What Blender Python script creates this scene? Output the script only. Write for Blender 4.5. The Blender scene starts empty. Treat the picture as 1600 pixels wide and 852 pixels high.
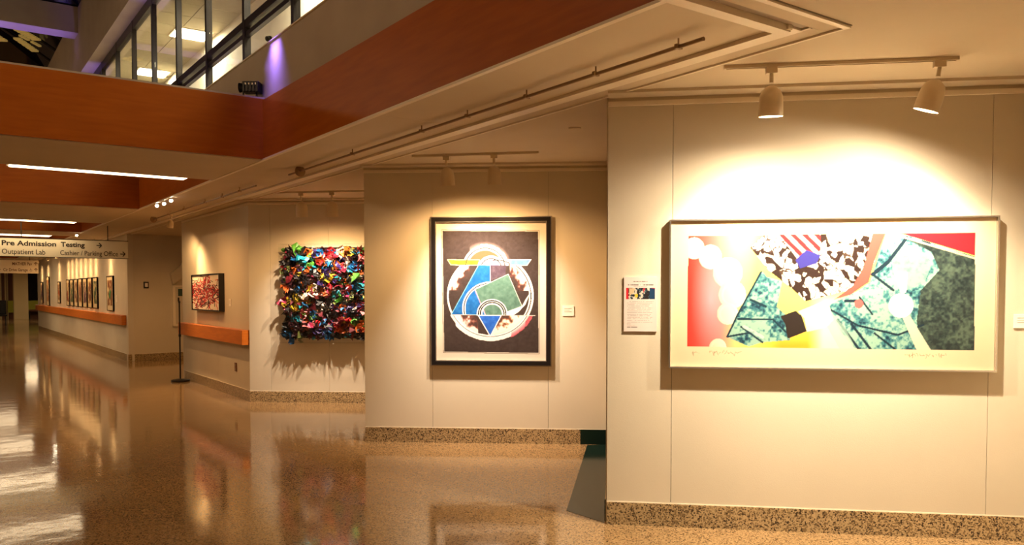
import bpy, bmesh, math, random
import numpy as np
from mathutils import Vector, Matrix
random.seed(7); np.random.seed(7)
R = math.radians
SC = bpy.context.scene
COL = SC.collection

# ---------------------------------------------------------------- camera
cd = bpy.data.cameras.new('camera'); cam = bpy.data.objects.new('camera', cd); COL.objects.link(cam)
cam.location = (0, 0, 1.5); cam.rotation_euler = (R(88.0), 0, R(-35.5))
cd.sensor_width = 36; cd.lens = 36 * 1267 / 1600; cd.shift_y = 74.2 / 1600; cd.clip_end = 200
SC.camera = cam
# ---------------------------------------------------------------- world, exposure
w = bpy.data.worlds.new('world'); SC.world = w; w.use_nodes = True
w.node_tree.nodes['Background'].inputs[0].default_value = (0.004, 0.003, 0.006, 1)
w.node_tree.nodes['Background'].inputs[1].default_value = 1.0
SC.view_settings.view_transform = 'Standard'; SC.view_settings.look = 'None'
SC.view_settings.exposure = 1.5; SC.view_settings.gamma = 1.0
WARM = (1.0, 0.60, 0.26); HALO = (1.0, 0.83, 0.60); COOL = (1.0, 0.84, 0.68); PURPLE = (0.27, 0.17, 1.0)
P_WALL1 = 112; P_WALL2 = 84; P_WALL3 = 74; P_CORR = 26; P_FILL = 48; P_ROOM = 26; P_ATRIUM = 15

# ---------------------------------------------------------------- materials
def s2l(c):
    c = np.asarray(c, float) / 255.0
    return np.where(c <= 0.04045, c / 12.92, ((c + 0.055) / 1.055) ** 2.4)
def mat(name, col=(.8, .8, .8), rough=.5, metal=0, spec=.5, emit=None, es=0, coat=0):
    m = bpy.data.materials.new(name); m.use_nodes = True
    b = m.node_tree.nodes['Principled BSDF']
    b.inputs['Base Color'].default_value = (*col, 1); b.inputs['Roughness'].default_value = rough
    b.inputs['Metallic'].default_value = metal; b.inputs['Specular IOR Level'].default_value = spec
    b.inputs['Coat Weight'].default_value = coat
    if emit: b.inputs['Emission Color'].default_value = (*emit, 1); b.inputs['Emission Strength'].default_value = es
    return m
def nodes(m): return m.node_tree.nodes, m.node_tree.links, m.node_tree.nodes['Principled BSDF']
def ramp(N, stops):
    r = N.new('ShaderNodeValToRGB'); e = r.color_ramp.elements
    while len(e) < len(stops): e.new(0.5)
    for el, (p, c) in zip(e, stops): el.position = p; el.color = (*c, 1)
    return r
def coords(N, L, scale=(1, 1, 1), tex=None):
    tc = N.new('ShaderNodeTexCoord'); mp = N.new('ShaderNodeMapping'); mp.inputs['Scale'].default_value = scale
    g = N.new('ShaderNodeNewGeometry'); L.new(g.outputs['Position'], mp.inputs['Vector'])
    N.remove(tc)
    return mp.outputs[0]
def noisy(m, c0, c1, scale=4, bump=.0, bscale=200, sc=(1, 1, 1)):
    N, L, B = nodes(m); v = coords(N, L, sc)
    n = N.new('ShaderNodeTexNoise'); n.inputs['Scale'].default_value = scale; n.inputs['Detail'].default_value = 5
    L.new(v, n.inputs['Vector']); r = ramp(N, [(.3, c0), (.7, c1)]); L.new(n.outputs[0], r.inputs[0]); L.new(r.outputs[0], B.inputs['Base Color'])
    if bump:
        n2 = N.new('ShaderNodeTexNoise'); n2.inputs['Scale'].default_value = bscale; L.new(v, n2.inputs['Vector'])
        bp = N.new('ShaderNodeBump'); bp.inputs['Strength'].default_value = bump; bp.inputs['Distance'].default_value = .002
        L.new(n2.outputs[0], bp.inputs['Height']); L.new(bp.outputs[0], B.inputs['Normal'])
    return m
M = {}
M['paint'] = noisy(mat('wall_paint', rough=.7, spec=.25), (.60, .525, .40), (.64, .56, .43), 1.5, .25, 160)
M['ceil'] = noisy(mat('ceiling_paint', rough=.85, spec=.2), (.60, .50, .36), (.64, .535, .385), 2, .15, 120)
M['trim'] = noisy(mat('trim_paint', rough=.5, spec=.35), (.80, .70, .54), (.83, .73, .57), 3)
M['greywall'] = noisy(mat('atrium_plaster', rough=.85, spec=.2), (.40, .33, .26), (.45, .38, .30), 2, .3, 90)
M['wood'] = noisy(mat('orange_veneer', rough=.42, spec=.25), (.34, .078, .003), (.41, .102, .005), 3, sc=(1, 1, 9))
M['rail'] = noisy(mat('rail_wood', rough=.35, spec=.4), (.50, .13, .012), (.62, .18, .02), 4, sc=(1, 1, 12))
M['darkmetal'] = mat('bronze_frame', (.018, .012, .008), .4, .3)
M['black'] = mat('black_metal', (.012, .011, .012), .35, .2)
M['blackframe'] = mat('black_lacquer', (.010, .008, .008), .22)
M['silver'] = mat('silver_leaf', (.62, .57, .50), .25, .9)
M['gold'] = mat('champagne_metal', (.55, .45, .32), .35, .8)
M['white'] = mat('white_card', (.80, .72, .62), .8)
M['paper'] = mat('cream_paper', (.78, .66, .48), .85, spec=.2)
M['lamp'] = mat('cream_enamel', (.66, .54, .36), .35)
M['brass'] = mat('painted_pipe', (.30, .19, .10), .45, .3)
M['bulb'] = mat('bulb_glow', (1, .9, .8), .5, emit=(1, .85, .62), es=1.2)
M['star'] = mat('halogen_glow', (1, .9, .8), .5, emit=(1, .86, .62), es=30)
M['slit'] = mat('tube_glow', (1, .95, .8), .5, emit=(1, .76, .46), es=2.9)
M['panelglow'] = mat('panel_glow', (1, 1, .9), .5, emit=(1, .93, .72), es=7)
M['room'] = mat('room_wall_paint', (.80, .74, .56), .8)
M['tile'] = noisy(mat('ceiling_tile', rough=.9), (.46, .40, .28), (.50, .44, .31), 8)
M['grid'] = mat('grid_bar', (.25, .2, .14), .6)
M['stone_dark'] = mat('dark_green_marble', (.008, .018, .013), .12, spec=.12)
M['lime'] = mat('lime_panel', (.42, .42, .03), .5)
M['column'] = mat('beige_column', (.60, .47, .25), .7)
M['brown'] = mat('brown_panel', (.16, .05, .012), .45)
M['nightglass'] = mat('night_glass', (.006, .005, .010), .06)
M['signface'] = mat('sign_face', (.74, .66, .48), .5)
M['ink'] = mat('black_lettering', (.02, .012, .008), .6)
M['inkbrown'] = mat('brown_lettering', (.12, .05, .02), .6)
M['goldlouvre'] = mat('amber_louvre', (.7, .5, .1), .4, emit=(1, .7, .2), es=.05)  # amber glow painted in as reflected light

def speckle(name, base, mid, dark, scale, rough, bumpwave=0, dens=.5):
    m = mat(name, rough=rough); N, L, B = nodes(m); v = coords(N, L)
    vo = N.new('ShaderNodeTexVoronoi'); vo.inputs['Scale'].default_value = scale; L.new(v, vo.inputs['Vector'])
    sep = N.new('ShaderNodeSeparateColor'); L.new(vo.outputs['Color'], sep.inputs[0])
    r = ramp(N, [(0, dark), (.13 * dens * 2, dark), (.16 * dens * 2, mid), (.5 * dens * 2 if dens < 1 else .7, base)])
    r.color_ramp.interpolation = 'CONSTANT'
    r.color_ramp.elements[1].color = (*mid, 1); r.color_ramp.elements[1].position = .12 * dens * 2
    r.color_ramp.elements[2].color = (*base, 1); r.color_ramp.elements[2].position = .36 * dens * 2
    r.color_ramp.elements[3].color = (base[0] * 1.18, base[1] * 1.18, base[2] * 1.2, 1); r.color_ramp.elements[3].position = .8
    L.new(sep.outputs[0], r.inputs[0])
    n = N.new('ShaderNodeTexNoise'); n.inputs['Scale'].default_value = 1.3; L.new(v, n.inputs['Vector'])
    mx = N.new('ShaderNodeMix'); mx.data_type = 'RGBA'; mx.blend_type = 'MULTIPLY'; mx.inputs[0].default_value = .35
    L.new(r.outputs[0], mx.inputs[6]); L.new(n.outputs[0], mx.inputs[7]); L.new(mx.outputs[2], B.inputs['Base Color'])
    if bumpwave:
        a = N.new('ShaderNodeTexNoise'); a.inputs['Scale'].default_value = 3.6; a.inputs['Detail'].default_value = 3
        L.new(v, a.inputs['Vector'])
        bp = N.new('ShaderNodeBump'); bp.inputs['Strength'].default_value = bumpwave; bp.inputs['Distance'].default_value = .01
        L.new(a.outputs[0], bp.inputs['Height']); L.new(bp.outputs[0], B.inputs['Normal'])
    return m
M['floor'] = speckle('terrazzo', (.36, .225, .105), (.24, .14, .06), (.085, .045, .018), 130, .085, .16)
M['base'] = speckle('granite_base', (.50, .355, .18), (.24, .155, .07), (.045, .025, .014), 125, .35, 0, .62)

def glass_mat():
    m = bpy.data.materials.new('clear_glazing'); m.use_nodes = True; N = m.node_tree.nodes; L = m.node_tree.links
    N.clear(); o = N.new('ShaderNodeOutputMaterial'); t = N.new('ShaderNodeBsdfTransparent'); g = N.new('ShaderNodeBsdfGlossy')
    g.inputs['Roughness'].default_value = .02; lw = N.new('ShaderNodeLayerWeight'); pw = N.new('ShaderNodeMath'); pw.operation = 'POWER'; pw.inputs[1].default_value = 5
    f = N.new('ShaderNodeMath'); f.operation = 'MULTIPLY_ADD'; f.inputs[1].default_value = .45; f.inputs[2].default_value = .02
    lw.inputs[0].default_value = .5; L.new(lw.outputs['Facing'], pw.inputs[0]); L.new(pw.outputs[0], f.inputs[0])
    x = N.new('ShaderNodeMixShader'); L.new(f.outputs[0], x.inputs[0]); L.new(t.outputs[0], x.inputs[1]); L.new(g.outputs[0], x.inputs[2])
    L.new(x.outputs[0], o.inputs[0]); return m
M['glass'] = glass_mat()
def print_mat():
    m = mat('printed_colours', rough=.75, spec=.2); N, L, B = nodes(m)
    a = N.new('ShaderNodeAttribute'); a.attribute_name = 'Col'; L.new(a.outputs['Color'], B.inputs['Base Color']); return m
M['print'] = print_mat()

# ---------------------------------------------------------------- frames and mesh builder
class Frame:
    def __init__(s, a, d, n): s.a = Vector(a); s.d = Vector(d).normalized(); s.n = Vector(n).normalized(); s.u = Vector((0, 0, 1))
    def p(s, x, o, z): return s.a + s.d * x + s.n * o + s.u * z
WF = Frame((0, 0, 0), (1, 0, 0), (0, 1, 0))
def wall_frame(a, b):
    d = Vector((b[0] - a[0], b[1] - a[1], 0)).normalized(); return Frame((a[0], a[1], 0), d, (d.y, -d.x, 0))
W1 = wall_frame((3.512, 3.87), (5.285, 2.167))
W2 = wall_frame((3.496, 7.43), (5.35, 5.90))
W3 = wall_frame((3.488, 11.036), (4.705, 10.012))
WX = Frame((3.5, 14.6, 0), (0, -1, 0), (-1, 0, 0))       # red-picture wall, s grows towards the camera
WC = Frame((3.4, 37.3, 0), (0, -1, 0), (-1, 0, 0))       # corridor wall
class MB:
    def __init__(s): s.v = []; s.f = []
    def box(s, fr, x, o, z, taper=None):
        i = len(s.v)
        for zz in z:
            for (a, b) in ((x[0], o[0]), (x[1], o[0]), (x[1], o[1]), (x[0], o[1])): s.v.append(fr.p(a, b, zz))
        s.f += [tuple(i + k for k in q) for q in ((0, 3, 2, 1), (4, 5, 6, 7), (0, 1, 5, 4), (1, 2, 6, 5), (2, 3, 7, 6), (3, 0, 4, 7))]
        return s
    def prism(s, fr, pts, o):              # polygon in (x,z), extruded along n
        i = len(s.v); n = len(pts)
        for oo in o:
            for (a, b) in pts: s.v.append(fr.p(a, oo, b))
        s.f.append(tuple(range(i, i + n))); s.f.append(tuple(range(i + 2 * n - 1, i + n - 1, -1)))
        for k in range(n): s.f.append((i + k, i + (k + 1) % n, i + n + (k + 1) % n, i + n + k))
        return s
    def slab(s, pts, z):                   # polygon in plan
        i = len(s.v); n = len(pts)
        for zz in z:
            for (a, b) in pts: s.v.append(Vector((a, b, zz)))
        s.f.append(tuple(range(i, i + n))); s.f.append(tuple(range(i + 2 * n - 1, i + n - 1, -1)))
        for k in range(n): s.f.append((i + k, i + (k + 1) % n, i + n + (k + 1) % n, i + n + k))
        return s
    def lathe(s, prof, c, axis=(0, 0, 1), seg=20, caps=True):
        ax = Vector(axis).normalized(); t = Vector((1, 0, 0)) if abs(ax.x) < .9 else Vector((0, 1, 0))
        e1 = ax.cross(t).normalized(); e2 = ax.cross(e1); c = Vector(c); i = len(s.v)
        for (r, h) in prof:
            for k in range(seg):
                a = 2 * math.pi * k / seg; s.v.append(c + ax * h + (e1 * math.cos(a) + e2 * math.sin(a)) * r)
        for j in range(len(prof) - 1):
            for k in range(seg):
                s.f.append((i + j * seg + k, i + j * seg + (k + 1) % seg, i + (j + 1) * seg + (k + 1) % seg, i + (j + 1) * seg + k))
        if caps:
            s.f.append(tuple(i + k for k in range(seg)))
            s.f.append(tuple(i + (len(prof) - 1) * seg + k for k in range(seg)))
        return s
    def tube(s, a, b, r, seg=10):
        a = Vector(a); b = Vector(b); return s.lathe([(r, 0), (r, (b - a).length)], a, b - a, seg)
    def obj(s, name, m, parent=None, loc=None, smooth=False, bevel=0):
        base = Vector(loc) if loc is not None else (Vector(parent['_w']) if parent is not None and '_w' in parent else Vector((0, 0, 0)))
        me = bpy.data.meshes.new(name); me.from_pydata([v - base for v in s.v], [], s.f); me.update()
        bm = bmesh.new(); bm.from_mesh(me); bmesh.ops.recalc_face_normals(bm, faces=bm.faces); bm.to_mesh(me); bm.free()
        o = bpy.data.objects.new(name, me); COL.objects.link(o); me.materials.append(m)
        if smooth:
            for p in me.polygons: p.use_smooth = len(p.vertices) == 4
            me.set_sharp_from_angle(angle=R(40))
        if parent is not None: o.parent = parent
        if loc is not None and parent is None: o.location = base
        if parent is None: o['_w'] = tuple(base)
        if parent is not None: o['_w'] = tuple(base)
        if bevel:
            b = o.modifiers.new('bevel', 'BEVEL'); b.width = bevel; b.segments = 2; b.limit_method = 'ANGLE'
        return o
def thing(name, label, cat, loc, group=None):
    o = bpy.data.objects.new(name, None); COL.objects.link(o); o.location = loc; o['_w'] = tuple(loc)
    o.empty_display_size = .1
    o['label'] = label; o['category'] = cat
    if group: o['group'] = group
    return o
def struct(o): o['kind'] = 'structure'; return o
def tag(o, label, cat, group=None):
    o['label'] = label; o['category'] = cat
    if group: o['group'] = group
    return o
def copy_tree(src, loc, label=None):
    r = src.copy(); COL.objects.link(r); r.location = loc
    if label: r['label'] = label
    for ch in list(src.children):
        c = ch.copy(); COL.objects.link(c); c.parent = r
        for g in ch.children: d = g.copy(); COL.objects.link(d); d.parent = c
    return r
def aimed(o, direction): o.rotation_euler = Vector(direction).to_track_quat('-Z', 'Y').to_euler()
def spot(parent, pos, target, energy, color=HALO, size=80, blend=.6, rad=.03, name='lamp'):
    l = bpy.data.lights.new(name, 'SPOT'); l.energy = energy; l.color = color; l.spot_size = R(size); l.spot_blend = blend; l.shadow_soft_size = rad
    o = bpy.data.objects.new(name, l); COL.objects.link(o)
    base = Vector(parent['_w']) if parent is not None else Vector((0, 0, 0))
    o.location = Vector(pos) - base; aimed(o, Vector(target) - Vector(pos))
    if parent is not None: o.parent = parent
    return o
def area(parent, pos, direction, sx, sy, energy, color, name='lamp'):
    l = bpy.data.lights.new(name, 'AREA'); l.shape = 'RECTANGLE'; l.size = sx; l.size_y = sy; l.energy = energy; l.color = color
    o = bpy.data.objects.new(name, l); COL.objects.link(o); base = Vector(parent['_w']) if parent is not None else Vector((0, 0, 0))
    o.location = Vector(pos) - base; aimed(o, direction)
    if parent is not None: o.parent = parent
    return o

# text as flat mesh, placed in a frame: x0..x1 along d, baseline z, cap height h
def text(parent, fr, body, x0, x1, z, h, o, m, bold=0, name='lettering'):
    c = bpy.data.curves.new('t', 'FONT'); c.body = body; c.size = 1; c.extrude = .004; c.offset = bold; c.resolution_u = 3
    t = bpy.data.objects.new('t', c); COL.objects.link(t); bpy.context.view_layer.update()
    dg = bpy.context.evaluated_depsgraph_get(); me = bpy.data.meshes.new_from_object(t.evaluated_get(dg))
    bpy.data.objects.remove(t); xs = [v.co.x for v in me.vertices]; a, b = min(xs), max(xs); base = Vector(parent['_w'])
    k = (x1 - x0) / (b - a)
    for v in me.vertices:
        q = fr.p(x0 + (v.co.x - a) * k, o + v.co.z * .2, z + v.co.y * h / .7); v.co = q - base
    me.materials.clear(); me.materials.append(m); ob = bpy.data.objects.new(name, me); COL.objects.link(ob); ob.parent = parent
    return ob

# ================================================================ SETTING
# ---- floor
fl = struct(MB().box(WF, (-4.2, 9), (-5.2, 56), (-.1, 0)).obj('floor', M['floor']))
# dark green marble strip along the return wall beside the right-hand bay
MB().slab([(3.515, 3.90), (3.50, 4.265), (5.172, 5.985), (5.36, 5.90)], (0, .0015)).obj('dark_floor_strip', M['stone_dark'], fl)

def panel_wall(name, fr, s0, s1, seams, z1=2.74, m='paint', th=.14):
    b = MB().box(fr, (s0 + .002, s1 - .002), (-th, -.016), (0, z1)).obj(name, M['grid'] if seams else M[m]); struct(b)
    cuts = [s0] + seams + [s1]
    for i in range(len(cuts) - 1):
        a = cuts[i] + (.0015 if i else 0); c = cuts[i + 1] - (.0015 if i < len(cuts) - 2 else 0)
        MB().box(fr, (a, c), (-.016, 0), (0.13, z1)).obj('wall_panel', M[m], b)
    return b
def base(name, fr, s0, s1, dark=None, h=.145):
    b = struct(MB().box(fr, (s0, s1), (-.016, .008), (0, h)).obj(name, M['base']))
    MB().box(fr, (s0, s1), (-.016, .003), (h, h + .006)).obj('base_reveal', M['trim'], b)
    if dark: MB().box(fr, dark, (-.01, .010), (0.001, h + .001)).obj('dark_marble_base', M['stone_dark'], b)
    return b
def crown(name, fr, s0, s1, z=2.70):
    b = struct(MB().box(fr, (s0, s1), (0, .022), (z - .028, z)).obj(name, M['trim']))
    MB().box(fr, (s0, s1), (0, .012), (z, 2.74)).obj('crown_back', M['ceil'], b)
    MB().box(fr, (s0, s1), (.012, .15), (2.722, 2.7405)).obj('ceiling_band', M['ceil'], b)
    return b
panel_wall('wall_right', W1, 0, 2.62, [.405, 2.275]); base('baseboard_right', W1, 0, 2.62); crown('trim_1', W1, 0, 2.62)
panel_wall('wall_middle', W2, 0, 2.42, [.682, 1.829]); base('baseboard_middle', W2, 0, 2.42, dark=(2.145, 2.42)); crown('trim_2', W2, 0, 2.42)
panel_wall('wall_rear', W3, 0, 2.4, [.30, 1.107, 1.95]); base('baseboard_rear', W3, 0, 2.4); crown('trim_3', W3, 0, 2.4)
# return walls of the saw-tooth (seen only from the side)
R1 = wall_frame((5.37, 5.90), (3.516, 3.885)); R2 = wall_frame((5.36, 9.44), (3.505, 7.45))
for nm, fr, ln in (('wall_return', R1, 2.735), ('wall_return.001', R2, 2.715)):
    struct(MB().box(fr, (-.1, ln), (-.10, 0), (0, 2.74)).obj(nm, M['paint']))
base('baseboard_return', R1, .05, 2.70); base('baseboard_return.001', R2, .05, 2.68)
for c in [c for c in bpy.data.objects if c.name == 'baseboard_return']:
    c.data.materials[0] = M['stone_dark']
# red-picture wall, recess, corridor wall
panel_wall('wall_passage', WX, 0, 3.565, [2.05]); base('baseboard_passage', WX, 0, 3.56); crown('trim_4', WX, 0, 3.56)
WR = Frame((3.4, 18.98, 0), (1, .12, 0), (.12, -1, 0))
struct(MB().box(WR, (0, 2.6), (-.12, 0), (0, 2.74)).obj('wall_recess', M['paint'])); base('baseboard_recess', WR, 0, 2.6)
struct(MB().box(WF, (3.505, 6.1), (14.60, 14.72), (0, 2.74)).obj('wall_recess_side', M['paint']))
struct(MB().box(WF, (6.0, 6.12), (14.7, 19.4), (0, 2.74)).obj('wall_recess_end', M['paint']))
struct(MB().box(WC, (0, 18.32), (-.12, 0), (0, 2.74)).obj('wall_corridor', M['paint'])); base('baseboard_corridor', WC, 0, 18.32)
# next bay of the saw-tooth behind the right edge of the frame, left and back walls
W0 = wall_frame((3.5, .30), (5.3, -1.42)); R0 = wall_frame((5.39, 2.07), (3.52, .31))
struct(MB().box(R0, (0, 2.56), (-.10, 0), (0, 2.74)).obj('wall_return.002', M['paint']))
struct(MB().box(W0, (0, 2.6), (-.14, 0), (0, 2.74)).obj('wall_near', M['paint']))
struct(MB().box(WF, (3.5, 3.62), (-5.1, -1.2), (0, 2.74)).obj('wall_near_side', M['paint']))
struct(MB().box(WF, (-4.2, 6), (-5.2, -5.05), (0, 2.74)).obj('wall_back', M['paint']))
struct(MB().box(WF, (-4.2, -4.0), (-5.05, 56), (0, 2.74)).obj('wall_left', M['paint']))

# ---- ceiling: alcove slab, soffit strip, near ceiling, cross beams
ce = MB()
ce.box(WF, (3.5, 9), (-5.2, 56), (2.74, 3.2)); ce.box(WF, (-4.2, 3.5), (-5.2, 2.20), (2.74, 3.2))
ce.box(WF, (-4.2, -2.6), (2.2, 40), (2.74, 3.3)); ce.box(WF, (-4.2, 3.5), (38, 56), (2.74, 3.3))
ceiling = struct(ce.obj('ceiling', M['ceil']))
cuts = [2.43, 5.22, 8.0, 9.45, 12.5, 16.4, 20.6, 25, 30, 38]
for i in range(len(cuts) - 1):
    MB().box(WF, (2.58, 3.262), (cuts[i] + .002, cuts[i + 1] - .002), (2.742, 2.80)).obj('soffit_panel', M['ceil'], ceiling)
MB().box(WF, (2.60, 3.5), (2.2, 38), (2.80, 3.3)).obj('soffit_core', M['grid'], ceiling)
# stepped moulding along the corridor edge and across the near end
tm = struct(MB().box(WF, (3.262, 3.292), (2.36, 38), (2.722, 2.80)).obj('trim_5', M['trim']))
MB().box(WF, (3.292, 3.300), (2.37, 38), (2.76, 2.80)).obj('groove', M['grid'], tm)
MB().box(WF, (3.300, 3.386), (2.37, 38), (2.735, 2.80)).obj('flat_band', M['trim'], tm)
MB().box(WF, (3.386, 3.392), (2.32, 38), (2.76, 2.80)).obj('groove', M['grid'], tm)
MB().box(WF, (3.392, 3.49), (2.32, 38), (2.738, 2.80)).obj('flat_band', M['ceil'], tm)
MB().box(WF, (3.49, 3.505), (2.225, 38), (2.728, 2.80)).obj('edge_bead', M['trim'], tm)
tn = struct(MB().box(WF, (-4, 3.292), (2.37, 2.435), (2.715, 2.80)).obj('trim_6', M['trim']))
MB().box(WF, (3.371, 3.386), (2.326, 2.369), (2.736, 2.80)).obj('corner_block', M['trim'], tn)
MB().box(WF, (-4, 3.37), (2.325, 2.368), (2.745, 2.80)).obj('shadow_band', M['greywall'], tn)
MB().box(WF, (-4, 3.386), (2.319, 2.325), (2.76, 2.80)).obj('groove', M['grid'], tn)
MB().box(WF, (-4, 3.49), (2.225, 2.319), (2.738, 2.80)).obj('flat_band', M['ceil'], tn)
MB().box(WF, (-4, 3.505), (2.195, 2.225), (2.728, 2.80)).obj('edge_bead', M['trim'], tn)
MB().box(WF, (-4, 3.505), (2.188, 2.195), (2.736, 2.80)).obj('groove', M['grid'], tn)
# beams and veneer
beams = [(7.62, 9.35), (13.25, 16.40), (19.15, 20.6), (24.2, 25.6), (29.5, 31.0), (35.5, 38.0)]
for i, (y0, y1) in enumerate(beams):
    b = struct(MB().box(WF, (-2.6, 2.58), (y0 + .025, y1 - .025), (2.742, 3.30)).obj('trim_%d' % (7 + i), M['ceil']))
    MB().box(WF, (-2.6, 2.58), (y0, y0 + .024), (2.75, 3.31)).obj('veneer_panel', M['wood'], b)
    MB().box(WF, (-2.6, 2.58), (y1 - .024, y1), (2.75, 3.31)).obj('veneer_panel', M['wood'], b)
    MB().box(WF, (-2.6, 2.58), (y0, y1), (3.31, 3.325)).obj('cap_board', M['greywall'], b)
ends = [2.435] + [v for bb in beams for v in bb]
side = struct(MB().box(WF, (2.581, 2.86), (2.3, 38), (3.30, 3.80)).obj('wall_atrium', M['greywall']))
for k in range(0, len(ends) - 1, 2):
    MB().box(WF, (2.556, 2.58), (ends[k], ends[k + 1]), (2.75, 3.30)).obj('veneer_panel', M['wood'], side)
MB().box(WF, (2.55, 2.582), (2.43, 38), (2.737, 2.752)).obj('veneer_bead', M['trim'], side)
MB().box(WF, (2.565, 2.90), (2.3, 20), (3.80, 3.81)).obj('sill', M['trim'], side)
MB().box(WF, (2.58, 3.0), (2.3, 38), (6.05, 7.45)).obj('upper_wall', M['greywall'], side)
MB().box(WF, (2.70, 4.3), (19.75, 38), (3.8, 6.05)).obj('upper_wall', M['greywall'], side)
struct(MB().box(WF, (-2.7, -2.6), (2.3, 38), (3.3, 7.45)).obj('wall_atrium_left', M['greywall']))
struct(MB().box(WF, (-2.7, 3), (2.2, 2.3), (2.82, 7.45)).obj('wall_atrium_near', M['greywall']))
struct(MB().box(WF, (-2.7, 3), (38, 38.1), (3.3, 7.45)).obj('wall_atrium_far', M['greywall']))
for i, (y0, y1) in enumerate([(19.25, 19.75), (25.4, 25.9), (32, 32.5)]):
    struct(MB().box(WF, (-2.6, 2.58), (y0, y1), (6.91, 7.45)).obj('trim_%d' % (20 + i), M['greywall']))
# skylight: dark glazed bays between the high beams
SKY_GLINTS = [(1.70, 21.9, 2.16, 22.6, .20, 6), (1.74, 22.7, 2.23, 23.7, .16, 5), (1.78, 22.4, 2.33, 23.2, .07, 2), (1.25, 22.8, 1.48, 23.2, .30, 2)]  # glowing strips that stand for reflections in the skylight glass
for j, (y0, y1) in enumerate([(2.3, 19.3), (19.75, 25.4), (25.9, 38)]):
    sk = MB()
    a = [(-2.65, y0), (2.65, y0), (2.65, y1), (-2.65, y1)]
    ym = (y0 + y1) / 2; i = 0
    sk.v = [Vector((x, y, 7.45)) for x, y in a] + [Vector((0, y0 + 1.5, 9.0)), Vector((0, y1 - 1.5, 9.0))]
    sk.f = [(0, 1, 4), (1, 2, 5, 4), (2, 3, 5), (3, 0, 4, 5)]
    so = struct(sk.obj('window_%d' % (j + 1), M['nightglass']))
    nb = int((y1 - y0) / .95)
    for k in range(1, nb):
        yy = y0 + (y1 - y0) * k / nb
        for sx in (-1, 1):
            MB().tube((sx * 2.6, yy, 7.48), (0.02 * sx, min(max(yy, y0 + 1.5), y1 - 1.5), 8.95), .04, 6).obj('rafter', M['darkmetal'], so)
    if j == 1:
        for (xa, ya, xb, yb, wd, n_) in SKY_GLINTS:
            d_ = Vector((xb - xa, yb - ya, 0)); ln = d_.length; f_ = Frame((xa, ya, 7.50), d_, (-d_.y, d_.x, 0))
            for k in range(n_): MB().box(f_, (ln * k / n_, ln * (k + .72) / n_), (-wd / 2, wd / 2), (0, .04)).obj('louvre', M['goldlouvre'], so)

# ---- upstairs window band with bronze mullions, room behind
X2 = 2.84
wn = struct(MB().box(WF, (X2 - .03, X2 + .05), (2.4, 19.7), (5.90, 6.05)).obj('window_4', M['darkmetal']))
MB().box(WF, (X2 - .03, X2 + .05), (2.4, 19.7), (4.37, 4.45)).obj('transom', M['darkmetal'], wn)
MB().box(WF, (X2 - .02, X2 + .03), (2.4, 19.7), (4.27, 4.32)).obj('transom', M['darkmetal'], wn)
MB().box(WF, (X2 - .03, X2 + .05), (2.4, 19.7), (3.81, 3.90)).obj('bottom_rail', M['darkmetal'], wn)
yms = [3.05, 4.53, 6.02, 7.50, 8.97, 10.45, 11.93, 13.45, 14.94, 16.42, 17.95, 19.45]
for y in yms: MB().box(WF, (X2 - .035, X2 + .035), (y - .036, y + .036), (3.81, 6.05)).obj('mullion', M['darkmetal'], wn)
for a, b in zip(yms[:-1], yms[1:]): MB().box(WF, (X2 - .004, X2 + .004), (a + .05, b - .05), (3.9, 5.9)).obj('pane', M['glass'], wn)
rw = struct(MB().box(WF, (4.07, 4.2), (2.3, 19.8), (3.7, 5.95)).obj('wall_upstairs', M['room']))
struct(MB().box(WF, (2.86, 4.1), (2.3, 19.8), (3.62, 3.78)).obj('floor_upstairs', M['tile']))
struct(MB().box(WF, (2.86, 4.1), (19.75, 19.85), (3.7, 6.0)).obj('wall_upstairs_end', M['room']))
rc = struct(MB().box(WF, (2.86, 4.1), (2.3, 19.8), (5.93, 6.04)).obj('ceiling_upstairs', M['grid']))
tb = MB().box(WF, (-.295, .295), (-.295, .295), (0, .012)).obj('ceiling_tile', M['tile'], rc)
tb['_w'] = (0, 0, 0); tile_me = tb.data; first = True
lit = {(1, 20), (1, 25), (1, 12), (1, 6)}
for i in range(2):
    for j in range(29):
        if (i, j) in lit: continue
        o = tb if first else tb.copy()
        if not first: COL.objects.link(o)
        first = False; o.location = (3.18 + .6 * i, 2.65 + .6 * j, 5.918)
names = {20: 'nearer bright square ceiling panel light upstairs in the centre window', 25: 'farther bright ceiling panel light low in the upstairs window',
         12: 'ceiling panel light upstairs over the bright wall, near the top edge', 6: 'ceiling panel light upstairs nearest the camera end'}
for (i, j) in sorted(lit):
    x, y = 3.18 + .6 * i - .1, 2.65 + .6 * j
    t = thing('panel_light', names[j], 'ceiling light', (x, y, 5.93), 'upstairs ceiling panel lights')
    MB().box(WF, (x - .30, x + .30), (y - .30, y + .30), (5.905, 5.93)).obj('frame', M['trim'], t)
    MB().box(WF, (x - .27, x + .27), (y - .27, y + .27), (5.898, 5.904)).obj('diffuser', M['panelglow'], t)
    area(t, (x, y, 5.89), (0, 0, -1), .5, .5, P_ROOM, (1, .88, .62))
MB().box(WF, (4.03, 4.07), (6, 9), (4.3, 4.9)).obj('wall_board', M['tile'], rw)

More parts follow.
